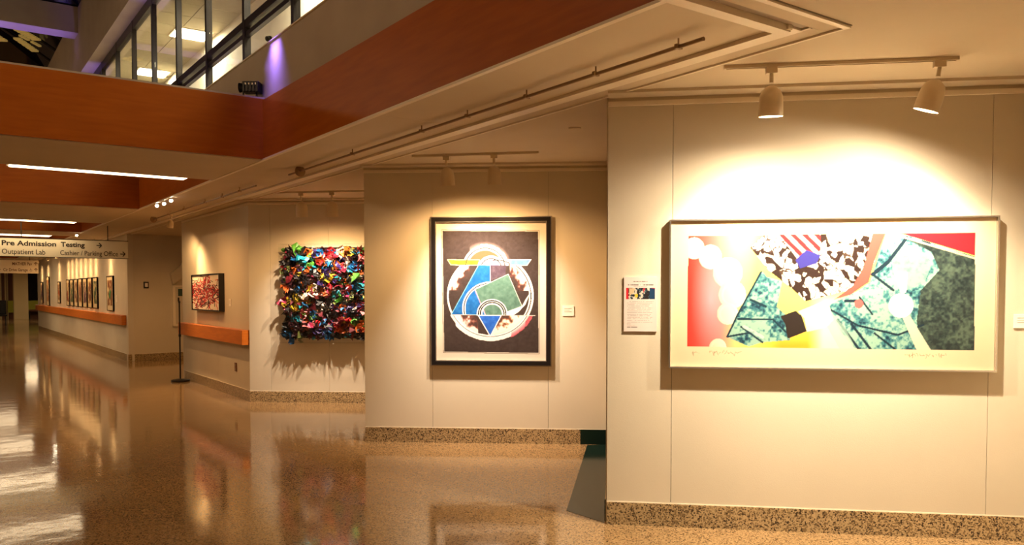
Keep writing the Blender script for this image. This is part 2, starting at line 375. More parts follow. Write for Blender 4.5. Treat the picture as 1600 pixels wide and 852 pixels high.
# ================================================================ LIGHT FIXTURES
def track_light(fr, s, off, target, energy, label, group, size=100, blend=1.0, scale=1.0, tilt=None, color=HALO, spillc=None):
    top = fr.p(s, off, 2.71); t = thing('track_light', label, 'track light', tuple(top), group)
    piv = top + Vector((0, 0, -.05 * scale)); tg = Vector(target)
    ax = Vector((0, 0, -1)) * .86 + (tg - piv).normalized() * .5 if tilt is None else Vector(tilt)
    ax.normalize(); c = piv + ax * .035
    MB().box(Frame(top, fr.d, fr.n), (-.03, .03), (-.018, .018), (-.022, .012)).obj('adapter', M['lamp'], t, bevel=.003)
    MB().tube(top + Vector((0, 0, -.02)), piv + ax * .02, .011, 10).obj('stem', M['lamp'], t, smooth=True)
    r = .064 * scale; L = .165 * scale
    prof = [(.012, 0), (r * .45, .008), (r * .78, .028), (r * .95, .055), (r, .09), (r * 1.02, L), (r * .97, L), (r * .95, .09), (r * .7, .04), (.012, .025)]
    MB().lathe(prof, c, ax, 28, caps=False).obj('shade', M['lamp'], t, smooth=True)
    MB().lathe([(.001, 0), (r * .8, 0), (r * .8, .006), (.001, .006)], c + ax * (L * .34), ax, 20, caps=False).obj('bulb', M['bulb'], t)
    spot(t, c + ax * (L * .82), tg, energy, color, size, blend, .018)
    spot(t, c + ax * (L * .93), c + ax, energy * .28, spillc or color, 165, .6, .04, 'spill_lamp')
    return t
def track(fr, s0, s1, o0, o1, label, group='lighting tracks over the pictures'):
    a = fr.p(s0, o0, 2.722); b = fr.p(s1, o1, 2.722); d = (b - a); f2 = Frame(a, d, d.cross(Vector((0, 0, 1))))
    t = thing('lighting_track', label, 'lighting track', tuple(a), group); ln = d.length
    MB().box(f2, (0, ln), (-.017, -.010), (0, .02)).obj('side_rail', M['lamp'], t)
    MB().box(f2, (0, ln), (.010, .017), (0, .02)).obj('side_rail', M['lamp'], t)
    MB().box(f2, (0, ln), (-.010, .010), (.010, .02)).obj('slot', M['black'], t)
    MB().box(f2, (-.012, 0), (-.018, .018), (-.001, .021)).obj('end_cap', M['lamp'], t)
    MB().box(f2, (ln, ln + .012), (-.018, .018), (-.001, .021)).obj('end_cap', M['lamp'], t)
track(W1, .66, 1.84, .60, .60, 'cream lighting track over the wide colourful print at right')
track(W2, .62, 1.75, .62, .74, 'cream lighting track over the black-framed print')
track(W3, .70, 1.9, .80, .92, 'cream lighting track over the crumpled colour relief')
track_light(W1, .90, .60, W1.p(.95, 0, 1.02), P_WALL1, 'left of the two cream spotlights above the wide print at right', 'spotlights over the wide print')
track_light(W1, 1.76, .60, W1.p(1.72, 0, 1.02), P_WALL1, 'right, tilted one of two cream spotlights above the wide print', 'spotlights over the wide print', tilt=(-.06, .34, -1))
track_light(W2, .92, .63, W2.p(1.18, 0, 1.10), P_WALL2, 'left cream spotlight above the black-framed print', 'spotlights over the black-framed print', spillc=WARM, color=COOL, size=84)
track_light(W2, 1.36, .70, W2.p(1.34, 0, 1.10), P_WALL2, 'right cream spotlight above the black-framed print', 'spotlights over the black-framed print', spillc=WARM, color=COOL, size=84)
track_light(W3, 1.02, .82, W3.p(1.0, 0, 1.1), P_WALL3, 'left cream spotlight above the crumpled colour relief', 'spotlights over the relief', spillc=WARM, color=COOL, size=84, scale=1.15)
track_light(W3, 1.42, .85, W3.p(1.3, 0, 1.1), P_WALL3, 'right cream spotlight above the crumpled colour relief', 'spotlights over the relief', spillc=WARM, color=COOL, size=84, scale=1.15)
track_light(WX, .95, .40, WX.p(1.65, 0, 1.15), 75, 'cream spotlight above the red splatter painting, seen against the recess', 'passage spotlights', size=84, blend=1.0, scale=.75, color=(1, .60, .27), tilt=(-.1, .3, -1), spillc=WARM)
track_light(W0, .90, .60, W0.p(.95, 0, 1.02), P_WALL1 * .8, 'cream spotlight of the next bay outside the picture, first', 'spotlights of the next bay')
track_light(W0, 1.76, .60, W0.p(1.72, 0, 1.02), P_WALL1 * .8, 'cream spotlight of the next bay outside the picture, second', 'spotlights of the next bay')

# tube lights recessed behind the lower far edge of each cross beam
slits = [(9.40, 9.62, .62, 2.33), (16.45, 16.84, -.9, 2.15), (20.65, 21.3, -1.5, 2.2), (25.65, 26.4, -2, 2.2), (31.05, 31.9, -2, 2.2)]
sl = ['linear lamp behind the first cross beam, longest bright line', 'linear lamp behind the second cross beam, lower bright line', 'linear lamp behind the third cross beam',
      'linear lamp behind the fourth cross beam', 'linear lamp behind the farthest cross beam']
for k, (y0, y1, x0, x1) in enumerate(slits):
    t = thing('linear_lamp', sl[k], 'lamp', ((x0 + x1) / 2, y0, 2.76), 'linear lamps behind the cross beams')
    MB().box(WF, (x0, x1), (y0, y1), (2.762, 2.80)).obj('housing', M['trim'], t)
    MB().box(WF, (x0 + .02, x1 - .02), (y0 + .02, y1 - .03), (2.752, 2.761)).obj('diffuser', M['slit'], t)
# small halogen heads at the edge of the soffit
heads = [((2.58, 12.206, 2.712), 'left of the three tiny halogen lamps on the far soffit'), ((2.58, 11.779, 2.702), 'middle of the three tiny halogen lamps on the far soffit'),
         ((2.58, 11.377, 2.708), 'right of the three tiny halogen lamps on the far soffit'), ((2.5, 19.4, 2.70), 'single tiny halogen lamp above the hanging sign'),
         ((2.5, 24.0, 2.70), 'tiny halogen lamp far down the corridor, nearer'), ((2.5, 29.3, 2.70), 'tiny halogen lamp far down the corridor, farther')]
for (p, lb) in heads:
    p = Vector(p) + Vector((0, 0, .01)); t = thing('halogen_lamp', lb, 'lamp', tuple(p), 'tiny halogen lamps')
    d = (Vector((0, 0, 1.5)) - p).normalized(); d = Vector((d.x * .4, d.y * .4 - .2, -.5)).normalized()
    MB().lathe([(.008, -.03), (.022, 0), (.026, .03), (.022, .03), (.02, .005), (.004, 0)], p, d, 14, caps=False).obj('shade', M['lamp'], t, smooth=True)
    MB().lathe([(.001, .022), (.021, .022), (.018, .034), (.001, .040)], p, d, 14, caps=False).obj('bulb', M['star'], t)
    MB().tube(p + Vector((0, 0, .04)), p, .008, 8).obj('stem', M['lamp'], t)
    spot(t, p + d * .06, p + Vector((.1, .15, -1)), 13, (1, .52, .19), 140, .9, .03)
# fill downlights added out of view, in the near ceiling (behind the camera) and soffits
fill_cans = [(.6, -1.2), (2.4, -2.6), (-1.6, .6), (2.2, 1.0), (-1.2, -3.4), (-3.2, 5), (-3.2, 11), (-3.2, 18), (-3.2, 26)]
for k, (x, y) in enumerate(fill_cans):
    t = thing('downlight', 'recessed round ceiling downlight outside the picture', 'ceiling light', (x, y, 2.74), 'recessed downlights outside the picture')
    MB().lathe([(.085, -.004), (.085, .0), (.07, .0), (.06, -.003)], (x, y, 2.74), (0, 0, 1), 20, caps=False).obj('trim_ring', M['trim'], t)
    MB().lathe([(.001, 0), (.06, 0), (.06, .002), (.001, .002)], (x, y, 2.734), (0, 0, 1), 20, caps=False).obj('bulb', M['bulb'], t)
    near = y < 3 and x > -1; spot(t, (x, y, 2.72), (x, y, 0), P_FILL * (1.15 if near else .75), (1, .80, .52) if near else (1, .52, .17), 120, .8, .06)
t = thing('downlight', 'recessed downlight in the recess, hidden behind the red painting wall', 'ceiling light', (4.3, 16.9, 2.74))  # unseen lamp added to warm the recess wall
MB().lathe([(.085, -.004), (.085, .0), (.07, .0), (.06, -.003)], (4.3, 16.9, 2.74), (0, 0, 1), 20, caps=False).obj('trim_ring', M['trim'], t)
MB().lathe([(.001, 0), (.06, 0), (.06, .002), (.001, .002)], (4.3, 16.9, 2.734), (0, 0, 1), 20, caps=False).obj('bulb', M['bulb'], t)
spot(t, (4.3, 16.9, 2.72), (4.2, 17.4, 0), 50, (1, .50, .16), 140, 1, .06)
# fill light upstairs: warm wash lamps added on the unseen left atrium wall
for y in (5.5, 12.5, 22.0):
    t = thing('atrium_wall_lamp', 'warm wash lamp high on the unseen atrium wall', 'lamp', (-2.58, y, 4.6), 'atrium wall lamps outside the picture')
    MB().box(WF, (-2.6, -2.48), (y - .25, y + .25), (4.5, 4.7)).obj('housing', M['lamp'], t)
    MB().box(WF, (-2.478, -2.472), (y - .22, y + .22), (4.52, 4.68)).obj('diffuser', M['bulb'], t)
    area(t, (-2.46, y, 4.6), (1, 0, -.12), .4, .15, P_ATRIUM, (1, .64, .34))

# purple LED flood lights
def flood(p, target, energy, label, size=60, k_=1.0):
    p = Vector(p); t = thing('flood_light', label, 'flood light', tuple(p), 'purple effect lights')
    f = Frame(p, (.81, -.58, 0), (-.58, -.81, 0))
    MB().box(f, (-.06, .06), (-.05, .05), (0, .015)).obj('base_plate', M['black'], t)
    MB().box(f, (-.085, -.075), (-.02, .02), (.01, .13)).obj('yoke', M['black'], t); MB().box(f, (.075, .085), (-.02, .02), (.01, .13)).obj('yoke', M['black'], t)
    hd = MB().box(f, (-.072, .13), (-.07, .07), (.06, .19)).obj('housing', M['black'], t, bevel=.008)
    for k in range(5): MB().box(f, (-.06 + .04 * k, -.04 + .04 * k), (.07, .082), (.07, .18)).obj('cooling_fin', M['black'], hd)
    MB().box(f, (-.05, .11), (.071, .074), (.145, .17)).obj('badge_strip', M['silver'], hd)
    MB().lathe([(.05, 0), (.06, .05), (.045, .05), (.03, .02)], f.p(-.075, 0, .125), -f.d, 16, caps=False).obj('lens_ring', M['black'], hd, smooth=True)
    MB().lathe([(.001, 0), (.04, 0), (.04, .01), (.001, .02)], f.p(-.09, 0, .125), -f.d, 16, caps=False).obj('lens', M['nightglass'], hd, smooth=True)
    spot(t, p + Vector((0, 0, .23)), target, energy, PURPLE, size, .9, .03)
    return t
f0 = flood((2.47, 7.72, 3.325), (2.62, 7.45, 3.75), .8, 'black flood light on the corner of the first cross beam', 40)
f0.scale = (.78, .78, .78)
flood((1.9, 19.55, 3.325), (1.7, 19.5, 7.0), 170, 'black flood light hidden on the third cross beam, right', 36)
flood((-.1, 19.55, 3.325), (0.3, 19.5, 6.95), 260, 'black flood light hidden on the third cross beam, left', 36)
for y_, lb_ in ((18.2, 'small black flood light on the far end of the upstairs sill'), (13.0, 'small black flood light on the middle of the upstairs sill')):
    f1 = flood((2.73, y_, 3.812), (2.73, y_ + .3, 6.05), 42, lb_, 34); f1.scale = (.4, .4, .4)
# small lamp on the window sill
t = thing('sill_lamp', 'small dark lamp on the upstairs window sill above the flood light', 'lamp', (2.62, 7.5, 3.81))
MB().tube((2.60, 7.5, 3.81), (2.60, 7.5, 3.835), .010).obj('stem', M['black'], t)
MB().lathe([(.008, -.035), (.02, -.03), (.024, .02), (.015, .025)], (2.57, 7.48, 3.84), (-.7, -.4, -.35), 14).obj('shade', M['black'], t, smooth=True)
q = area(t, (2.47, 7.33, 3.88), (.33, 0, -1), .2, .04, 1.1, PURPLE); q.data.spread = R(70)
area(t, (2.72, 12, 3.86), (0, 0, 1), .03, 10, 5, PURPLE)

# ================================================================ PIPES on the soffit
def pipe(y0, y1, brs, disc, label):
    x = 3.0; t = thing('sprinkler_pipe', label, 'pipe', (x, y0, 2.70), 'thin pipes along the soffit')
    MB().tube((x, y0, 2.70), (x, y1, 2.70), .010, 10).obj('pipe', M['brass'], t, smooth=True)
    for b in brs:
        k = MB().box(WF, (x - .02, x + .02), (b - .009, b + .009), (2.69, 2.712)).obj('bracket', M['brass'], t)
        MB().tube((x, b, 2.71), (x, b, 2.742), .005, 6).obj('hanger_rod', M['brass'], k)
    if disc: MB().lathe([(.05, 0), (.055, .008), (.03, .018), (.012, .02)], (x, disc, 2.70), (0, -1, 0), 18).obj('end_disc', M['brass'], t, smooth=True)
pipe(2.64, 8.15, [2.80, 3.41, 4.05, 4.73, 5.37, 6.6], 7.85, 'thin tan pipe under the near soffit, ending in a round disc')
pipe(9.2, 14.5, [9.8, 10.52, 11.31, 12.43, 13.4], 14.45, 'thin tan pipe under the far soffit beyond the first beam')
tag(MB().lathe([(.05, 0), (.045, -.008), (.001, -.012)], (3.98, 4.76, 2.74), (0, 0, 1), 20, caps=False).obj('ceiling_cap', M['ceil'], loc=(3.98, 4.76, 2.74), smooth=True), 'flat round cap in the alcove ceiling over the black-framed print', 'ceiling cap')

# ================================================================ ART: raster painting helpers (vertex grids)
def vnoise(x, y, seed=0, oct=3):
    rs = np.random.RandomState(seed); out = np.zeros_like(x); amp = 1.; tot = 0
    for o in range(oct):
        g = rs.rand(128, 128); xi = np.floor(x).astype(int); yi = np.floor(y).astype(int); fx = x - xi; fy = y - yi
        fx = fx * fx * (3 - 2 * fx); fy = fy * fy * (3 - 2 * fy); a = lambda i, j: g[(xi + i) % 128, (yi + j) % 128]
        out += amp * ((a(0, 0) * (1 - fx) + a(1, 0) * fx) * (1 - fy) + (a(0, 1) * (1 - fx) + a(1, 1) * fx) * fy)
        tot += amp; amp *= .5; x = x * 2.03; y = y * 2.03
    return out / tot
class Canvas:
    def __init__(s, nx, ny, quad):      # quad: drawing coordinates of TL,TR,BR,BL
        u, v = np.meshgrid(np.linspace(0, 1, nx), np.linspace(0, 1, ny)); q = np.array(quad, float)
        P = (1 - u)[..., None] * (1 - v)[..., None] * q[0] + u[..., None] * (1 - v)[..., None] * q[1] + u[..., None] * v[..., None] * q[2] + (1 - u)[..., None] * v[..., None] * q[3]
        s.x, s.y = P[..., 0], P[..., 1]; s.c = np.zeros((ny, nx, 3)); s.nx, s.ny = nx, ny
    def fill(s, m, col, a=1.0):
        m = np.clip(np.asarray(m, float), 0, 1) * a; c = np.asarray(col, float)
        s.c = s.c * (1 - m[..., None]) + c * m[..., None]
    def poly(s, pts):
        ins = np.zeros(s.x.shape, bool); n = len(pts)
        for i in range(n):
            x0, y0 = pts[i]; x1, y1 = pts[(i + 1) % n]
            if y0 == y1: continue
            c = ((y0 > s.y) != (y1 > s.y)) & (s.x < (x1 - x0) * (s.y - y0) / (y1 - y0) + x0); ins ^= c
        return ins
    def line(s, x0, y0, x1, y1, w):
        dx, dy = x1 - x0, y1 - y0; t = np.clip(((s.x - x0) * dx + (s.y - y0) * dy) / (dx * dx + dy * dy + 1e-9), 0, 1)
        return np.hypot(s.x - x0 - t * dx, s.y - y0 - t * dy) < w / 2
    def outline(s, pts, w):
        m = np.zeros(s.x.shape, bool)
        for i in range(len(pts)): m |= s.line(*pts[i], *pts[(i + 1) % len(pts)], w)
        return m
    def rad(s, cx, cy, k=1): return np.hypot(s.x - cx, (s.y - cy) * k)
    def build(s, name, parent, fr, x0, x1, z0, z1, o):    # z1 top
        u, v = np.meshgrid(np.linspace(x0, x1, s.nx), np.linspace(z1, z0, s.ny)); base = np.array(parent['_w'])
        P = np.array(fr.a)[None, None] + u[..., None] * np.array(fr.d) + o * np.array(fr.n) + v[..., None] * np.array([0, 0, 1.]) - base
        me = bpy.data.meshes.new(name); n = s.nx * s.ny; nf = (s.nx - 1) * (s.ny - 1)
        idx = np.arange(n).reshape(s.ny, s.nx); F = np.stack([idx[1:, :-1], idx[1:, 1:], idx[:-1, 1:], idx[:-1, :-1]], -1).reshape(-1)
        me.vertices.add(n); me.vertices.foreach_set('co', P.reshape(-1)); me.loops.add(nf * 4); me.loops.foreach_set('vertex_index', F)
        me.polygons.add(nf); me.polygons.foreach_set('loop_start', np.arange(0, nf * 4, 4)); me.update(calc_edges=True)
        at = me.color_attributes.new('Col', 'FLOAT_COLOR', 'POINT'); C4 = np.ones((n, 4)); C4[:, :3] = s2l(s.c.reshape(-1, 3)) * .78; at.data.foreach_set('color', C4.reshape(-1))
        me.materials.append(M['print']); ob = bpy.data.objects.new(name, me); COL.objects.link(ob); ob.parent = parent; ob['_w'] = parent['_w']
        return ob
def frame_bars(t, fr, x0, x1, z0, z1, w, o0, o1, m, name='frame'):
    MB().box(fr, (x0, x1), (o0, o1), (z1 - w, z1)).box(fr, (x0, x1), (o0, o1), (z0, z0 + w)).box(fr, (x0, x0 + w), (o0, o1), (z0 + w, z1 - w)).box(fr, (x1 - w, x1), (o0, o1), (z0 + w, z1 - w)).obj(name, m, t)

# ---- wide print at right: plain abstract in the same colours and sizes
fr = W1; x0, x1, z0, z1 = .385, 2.302, 1.020, 1.950
t = thing('framed_print', 'wide silver-framed abstract print in red, yellow, teal and black', 'framed picture', tuple(fr.p((x0 + x1) / 2, 0, z0)))
MB().box(fr, (x0 + .01, x1 - .01), (.001, .03), (z0 + .01, z1 - .01)).obj('backing', M['white'], t)
frame_bars(t, fr, x0, x1, z0, z1, .009, .001, .052, M['silver'])
cv = Canvas(560, 272, [(1047, 350), (1560, 337), (1556, 576), (1051, 575)]); X, Y = cv.x, cv.y
cv.c[:] = (238, 214, 176)
inr = cv.poly([(1076, 372), (1528, 361), (1527, 545), (1078, 544)])
g = np.clip((X - 1076) / 110, 0, 1)[..., None]
bg = (1 - g) * np.array([226, 52, 40]) + g * np.array([255, 205, 200])
g2 = np.clip((X - 1140) / 45 + (Y - 450) / 400, 0, 1)[..., None]; bg = bg * (1 - g2) + g2 * np.array([250, 236, 110])
pink = np.clip(1 - np.hypot((X - 1115) / 34, (Y - 470) / 90), 0, 1)[..., None]; bg = bg * (1 - pink * .7) + pink * .7 * np.array([250, 170, 185])
go = (np.clip((Y - 500) / 40, 0, 1) * np.clip((X - 1190) / 40, 0, 1) * np.clip((1320 - X) / 50, 0, 1))[..., None]; bg = bg * (1 - go) + go * np.array([246, 168, 44])
gw = (np.clip((X - 1272) / 24, 0, 1) * np.clip((Y - 455) / 20, 0, 1))[..., None]; bg = bg * (1 - gw) + gw * np.array([246, 232, 196])
cv.c = np.where(inr[..., None], bg, cv.c)
for (cx, cy, r) in ((1086, 391, 17), (1113, 404, 19), (1142, 428, 24), (1150, 462, 22), (1143, 492, 17), (1128, 545, 14)):
    rr = cv.rad(cx, cy); m = (rr < r) & inr; sh = np.clip((X - cx) / r * .5 + .5, 0, 1)[..., None]
    cv.c = np.where(m[..., None], sh * np.array([252, 240, 214]) + (1 - sh) * np.array([222, 200, 172]), cv.c); cv.fill((np.abs(rr - r * .72) < 1.6) & m, (240, 220, 196), .7)
# crumpled angular shards
shard = cv.poly([(1178, 389), (1203, 366), (1310, 364), (1388, 362), (1374, 410), (1362, 436), (1340, 452), (1302, 462), (1268, 471), (1246, 452), (1208, 424)]) & inr
rs = np.random.RandomState(5); S = rs.rand(230, 2) * [215, 112] + [1175, 360]; tone = rs.rand(230); ang = rs.randn(230) * .8 + .8
wx = X + 3.5 * (vnoise(X / 9, Y / 9, 1) - .5); wy = Y + 3.5 * (vnoise(X / 9, Y / 9, 2) - .5)
D = np.full(X.shape, 1e9); D2 = D.copy(); T = np.zeros(X.shape)
for i, (sx, sy) in enumerate(S):
    ca, sa = math.cos(ang[i]), math.sin(ang[i]); dx, dy = wx - sx, wy - sy
    d = np.hypot((dx * ca + dy * sa) * .55, (-dx * sa + dy * ca) * 1.5); nr = d < D; D2 = np.where(nr, D, np.minimum(D2, d)); T = np.where(nr, tone[i], T); D = np.minimum(D, d)
shc = np.where((T < .27)[..., None], np.array([46, 28, 22]), np.where((T < .55)[..., None], np.array([236, 214, 184]), np.array([250, 244, 232])))
shc = np.where(((D2 - D) < .7)[..., None] & (T > .34)[..., None], np.array([70, 50, 40]), shc)
cv.c = np.where(shard[..., None], shc, cv.c)
# striped patch and dark blue block (plain)
sp = cv.poly([(1222, 366), (1290, 364), (1290, 392), (1266, 398), (1254, 406)]) & inr
st = ((X - Y * 1.05) % 19) < 9.5; cv.c = np.where(sp[..., None], np.where(st[..., None], np.array([206, 38, 44]), np.array([240, 216, 188])), cv.c)
cv.fill(cv.poly([(1250, 407), (1268, 391), (1290, 399), (1284, 412), (1258, 420)]) & inr, (52, 48, 130))
# coral band
cv.fill(cv.poly([(1372, 363), (1392, 362), (1374, 408), (1366, 440), (1338, 460), (1312, 468), (1342, 446), (1358, 416)]) & inr, (224, 84, 74))
# mottled teal masses
def teal(mask, seed, k=1.0, green=0):
    n = vnoise(X / 4.5, Y / 4.5, seed, 3); n2 = vnoise(X / 26 + 5, Y / 22, seed + 9, 3); v = np.clip((n * .8 + n2 * .7 - .42) * 2.3 * k, 0, 1)[..., None]
    a = np.array([18, 52, 72]); b = np.array([66, 128, 132]); c = np.array([150, 188, 168]) if not green else np.array([120, 140, 104])
    col = np.where(v < .5, a + (b - a) * v * 2, b + (c - b) * (v - .5) * 2); cv.c = np.where((mask & inr)[..., None], col, cv.c)
teal(cv.poly([(1392, 363), (1424, 366), (1528, 398), (1527, 545), (1346, 545), (1322, 516), (1300, 478), (1322, 468), (1352, 452), (1368, 440), (1378, 408)]), 11, 1.05)
dk = cv.poly([(1424, 372), (1528, 398), (1527, 545), (1448, 545), (1440, 500), (1446, 452), (1474, 420), (1462, 392)]) & inr
n = vnoise(X / 4, Y / 4, 33, 3) * .6 + vnoise(X / 18, Y / 15, 34) * .45; v = np.clip((n - .35) * 2.6, 0, 1)[..., None]
cv.c = np.where(dk[..., None], np.array([26, 40, 42]) * (1 - v * .7) + np.array([108, 128, 104]) * v * .7, cv.c)
cv.fill(cv.poly([(1398, 386), (1440, 380), (1462, 410), (1452, 440), (1424, 452), (1404, 430)]) & inr, (140, 176, 160), .75)
for (a, b, c, d, wd) in ((1424, 370, 1396, 408, 5), (1396, 408, 1372, 428, 6), (1372, 428, 1404, 452, 4), (1304, 482, 1350, 508, 3), (1350, 508, 1412, 522, 3), (1412, 522, 1450, 506, 3), (1318, 500, 1352, 545, 4), (1340, 506, 1370, 545, 4), (1372, 490, 1352, 464, 3), (1330, 470, 1352, 470, 4), (1376, 520, 1408, 545, 3)):
    cv.fill(cv.line(a, b, c, d, wd) & inr, (16, 42, 58))
cv.fill(cv.poly([(1300, 478), (1330, 512), (1348, 545), (1322, 545), (1296, 500)]) & inr, (168, 196, 176), .7)
cv.fill(cv.poly([(1404, 422), (1426, 424), (1424, 455), (1416, 458)]) & inr, (238, 236, 222)); cv.fill(cv.poly([(1418, 494), (1430, 492), (1462, 545), (1440, 545)]) & inr, (206, 208, 180))
cv.fill(cv.rad(1416, 476) < 19, (252, 248, 232)); cv.fill(cv.rad(1351, 474) < 7, (238, 96, 92))
cv.fill(cv.poly([(1414, 363), (1528, 361), (1528, 397)]) & inr, (224, 30, 44)); cv.fill(cv.line(1400, 364, 1528, 401, 3) & inr, (200, 190, 160))
teal(cv.poly([(1196, 424), (1206, 434), (1230, 440), (1226, 462), (1222, 480), (1238, 494), (1244, 532), (1200, 536), (1178, 543), (1142, 528), (1158, 492), (1180, 458)]), 52, 1.15)
for (a, b, c, d, wd) in ((1196, 426, 1160, 492, 3), (1160, 492, 1143, 528, 3), (1143, 528, 1186, 520, 3), (1160, 500, 1216, 500, 3), (1216, 500, 1238, 520, 3), (1180, 470, 1204, 480, 4), (1165, 512, 1200, 536, 3)): cv.fill(cv.line(a, b, c, d, wd) & inr, (18, 52, 66))
cv.fill(cv.line(1170, 512, 1200, 528, 5), (206, 224, 208), .7)
cv.fill(cv.poly([(1228, 495), (1252, 486), (1262, 494), (1270, 518), (1240, 530), (1236, 508)]) & inr, (40, 30, 26))
cv.fill(cv.poly([(1256, 487), (1302, 468), (1312, 500), (1300, 512), (1270, 519), (1266, 498)]) & inr, (246, 236, 206), .9)
for (sx, n, wd, sd) in ((1084, 12, 14, 1), (1115, 40, 50, 2), (1422, 60, 72, 3)):
    r2 = np.random.RandomState(sd); px, py = sx, 553
    for k in range(n):
        qx = px + wd / n * (1 + r2.randn() * .9); qy = 553 + r2.randn() * 1.4 + (4 if k % 9 == 5 else 0); 
        if r2.rand() > .2: cv.fill(cv.line(px, py, qx, qy, .8), (140, 120, 95), .6)
        px, py = qx, qy
cv.build('print', t, fr, x0 + .010, x1 - .010, z0 + .010, z1 - .010, .032)
MB().box(fr, (x0 + .01, x1 - .01), (.044, .046), (z0 + .01, z1 - .01)).obj('glazing', M['glass'], t)

# ---- black-framed print, geometric
fr = W2; x0, x1, z0, z1 = .672, 1.862, .768, 2.236
t = thing('framed_print', 'tall black-framed geometric print, blue triangles and rings on dark brown', 'framed picture', tuple(fr.p(1.26, 0, z0)))
MB().box(fr, (x0 + .01, x1 - .01), (.001, .02), (z0 + .01, z1 - .01)).obj('backing', M['white'], t)
frame_bars(t, fr, x0, x1, z0, z1, .010, .001, .046, M['silver'], 'outer_edge')
frame_bars(t, fr, x0 + .010, x1 - .010, z0 + .010, z1 - .010, .038, .001, .055, M['blackframe'])
frame_bars(t, fr, x0 + .048, x1 - .048, z0 + .048, z1 - .048, .008, .001, .048, M['silver'], 'inner_edge')
ix0, ix1, iz0, iz1 = x0 + .056, x1 - .056, z0 + .056, z1 - .056
cv = Canvas(330, 420, [(8, 22), (630, 14), (640, 830), (12, 835)]); X, Y = cv.x, cv.y
cv.c[:] = (226, 214, 196)
cv.fill(cv.outline([(38, 64), (592, 64), (603, 790), (50, 790)], 4), (150, 136, 120))
inr = cv.poly([(43, 70), (587, 70), (598, 785), (55, 785)])
nb = vnoise(X / 14, Y / 14, 3)[..., None]; cv.c = np.where(inr[..., None], np.array([50, 37, 33]) + nb * 22, cv.c)
W_ = (246, 238, 232)
def smear(r, ro, ri, ax_, ay_, width, gate, cols=((196, 84, 58), (110, 50, 40))):
    n = vnoise(X / 20 + 3, Y / 26, 71); k = np.clip((r - (ri - width * (.4 + n))) / (width * .7), 0, 1) * (r < ro) * gate
    cv.fill(k * .35, cols[1]); cv.fill(np.clip(k * 1.6 - .7, 0, 1), cols[0], .75); cv.fill(np.clip(k * 2.6 - 1.7, 0, 1), W_)
r = cv.rad(318, 452); mid = (Y > 271) & (Y < 565) & inr
smear(r, 248, 236, 0, 0, 70, mid & (X < 200) & (np.abs(Y - 330) < 90)); smear(r, 248, 222, 0, 0, 90, mid & (X > 430) & (Y < 420))
cv.fill((r < 248) & (r > 238) & mid, W_); cv.fill((r < 236) & (r > 222) & mid & (X > 430) & (Y > 400), W_); cv.fill((np.abs(r - 232) < 2.5) & mid & (X > 400), (30, 25, 28))
low = (Y >= 565) & inr & (Y < 760)
smear(r, 256, 236, 0, 0, 105, low & (X < 250)); smear(r, 252, 214, 0, 0, 110, low & (X > 325), ((232, 128, 56), (150, 60, 36)))
n = vnoise(X / 8, Y / 8, 14); cv.fill((r < 262 + 8 * n) & (r > 232 - 6 * n) & low & (X > 120) & (X < 520), W_); cv.fill(np.clip((r - 240) / 20, 0, 1) * (r < 268 + 8 * n) * low * (X > 440), (226, 96, 110), .8)
cv.fill((np.abs(r - 240) < 2.0) & low, (60, 90, 96)); cv.fill((np.abs(r - 228) < 3) & low & (X > 340), (236, 220, 200))
# upper arches
up = (Y < 273) & inr; r1 = cv.rad(288, 282); n = vnoise(X / 12, Y / 12, 15)
cv.fill(np.clip(1.2 - np.abs(r1 - 122) / 26, 0, 1) * up * (X > 200), (230, 200, 196), .55); cv.fill((r1 < 128 + 12 * n * (X > 260)) & (r1 > 96) & up, W_)
cv.fill((r1 < 98) & up, (100, 60, 48)); cv.fill((r1 < 98) & up, (206, 128, 74), np.clip(n * 1.4 - .3, 0, 1).mean()); cv.fill((np.abs(r1 - 112) < 3) & up & (Y > 100), (36, 28, 28))
r3 = cv.rad(322, 292); cv.fill((r3 < 78) & (r3 > 48) & up, (236, 222, 214)); cv.fill((r3 < 50) & up, (150, 120, 150)); cv.fill((np.abs(r3 - 60) < 3) & up, (40, 34, 40))
cv.fill((np.abs(cv.rad(350, 400) - 160) < 3) & (Y < 273) & (X > 330) & inr, (30, 28, 30))
def pol(pts, col, ed=W_, wd=4, nz=None):
    m = cv.poly(pts)
    cc = np.array(col, float) + ((vnoise(X / 16, Y / 16, nz or 1) - .5) * 40)[..., None]
    cv.c = np.where(m[..., None], cc, cv.c)
    if wd: cv.fill(cv.outline(pts, wd), ed)
pol([(72, 240), (256, 240), (246, 271), (92, 271)], (206, 188, 36), (236, 226, 160)); pol([(416, 238), (548, 236), (526, 269), (436, 269)], (104, 144, 190))
cv.fill((np.abs(r1 - 112) < 3) & (Y < 271) & (Y > 200), (36, 28, 28))
pol([(318, 271), (408, 271), (404, 326), (318, 362)], (82, 66, 78), wd=0); pol([(95, 565), (250, 271), (318, 271), (318, 372), (234, 414), (294, 565)], (22, 98, 168), (120, 190, 220), 4, 6)
cv.fill(cv.line(318, 250, 318, 376, 4), (170, 190, 226))
r4 = cv.rad(318, 528); ar = (X < 320) & (Y < 565) & inr & (Y > 360)
cv.fill((r4 < 160) & (r4 > 142) & ar & (cv.x < 318), W_); cv.fill((np.abs(r4 - 150) < 3) & ar, (20, 30, 50))
pol([(232, 414), (420, 322), (500, 510), (412, 545), (396, 565), (290, 565)], (84, 118, 104), (214, 222, 206), 3, 8); cv.fill(cv.line(229, 415, 293, 565, 4), (226, 150, 180))
cv.fill(cv.poly([(412, 545), (500, 511), (520, 470), (545, 430), (520, 500), (480, 545), (450, 565), (400, 565)]), (240, 238, 226))
r5 = cv.rad(330, 558); am = (Y < 565) & inr
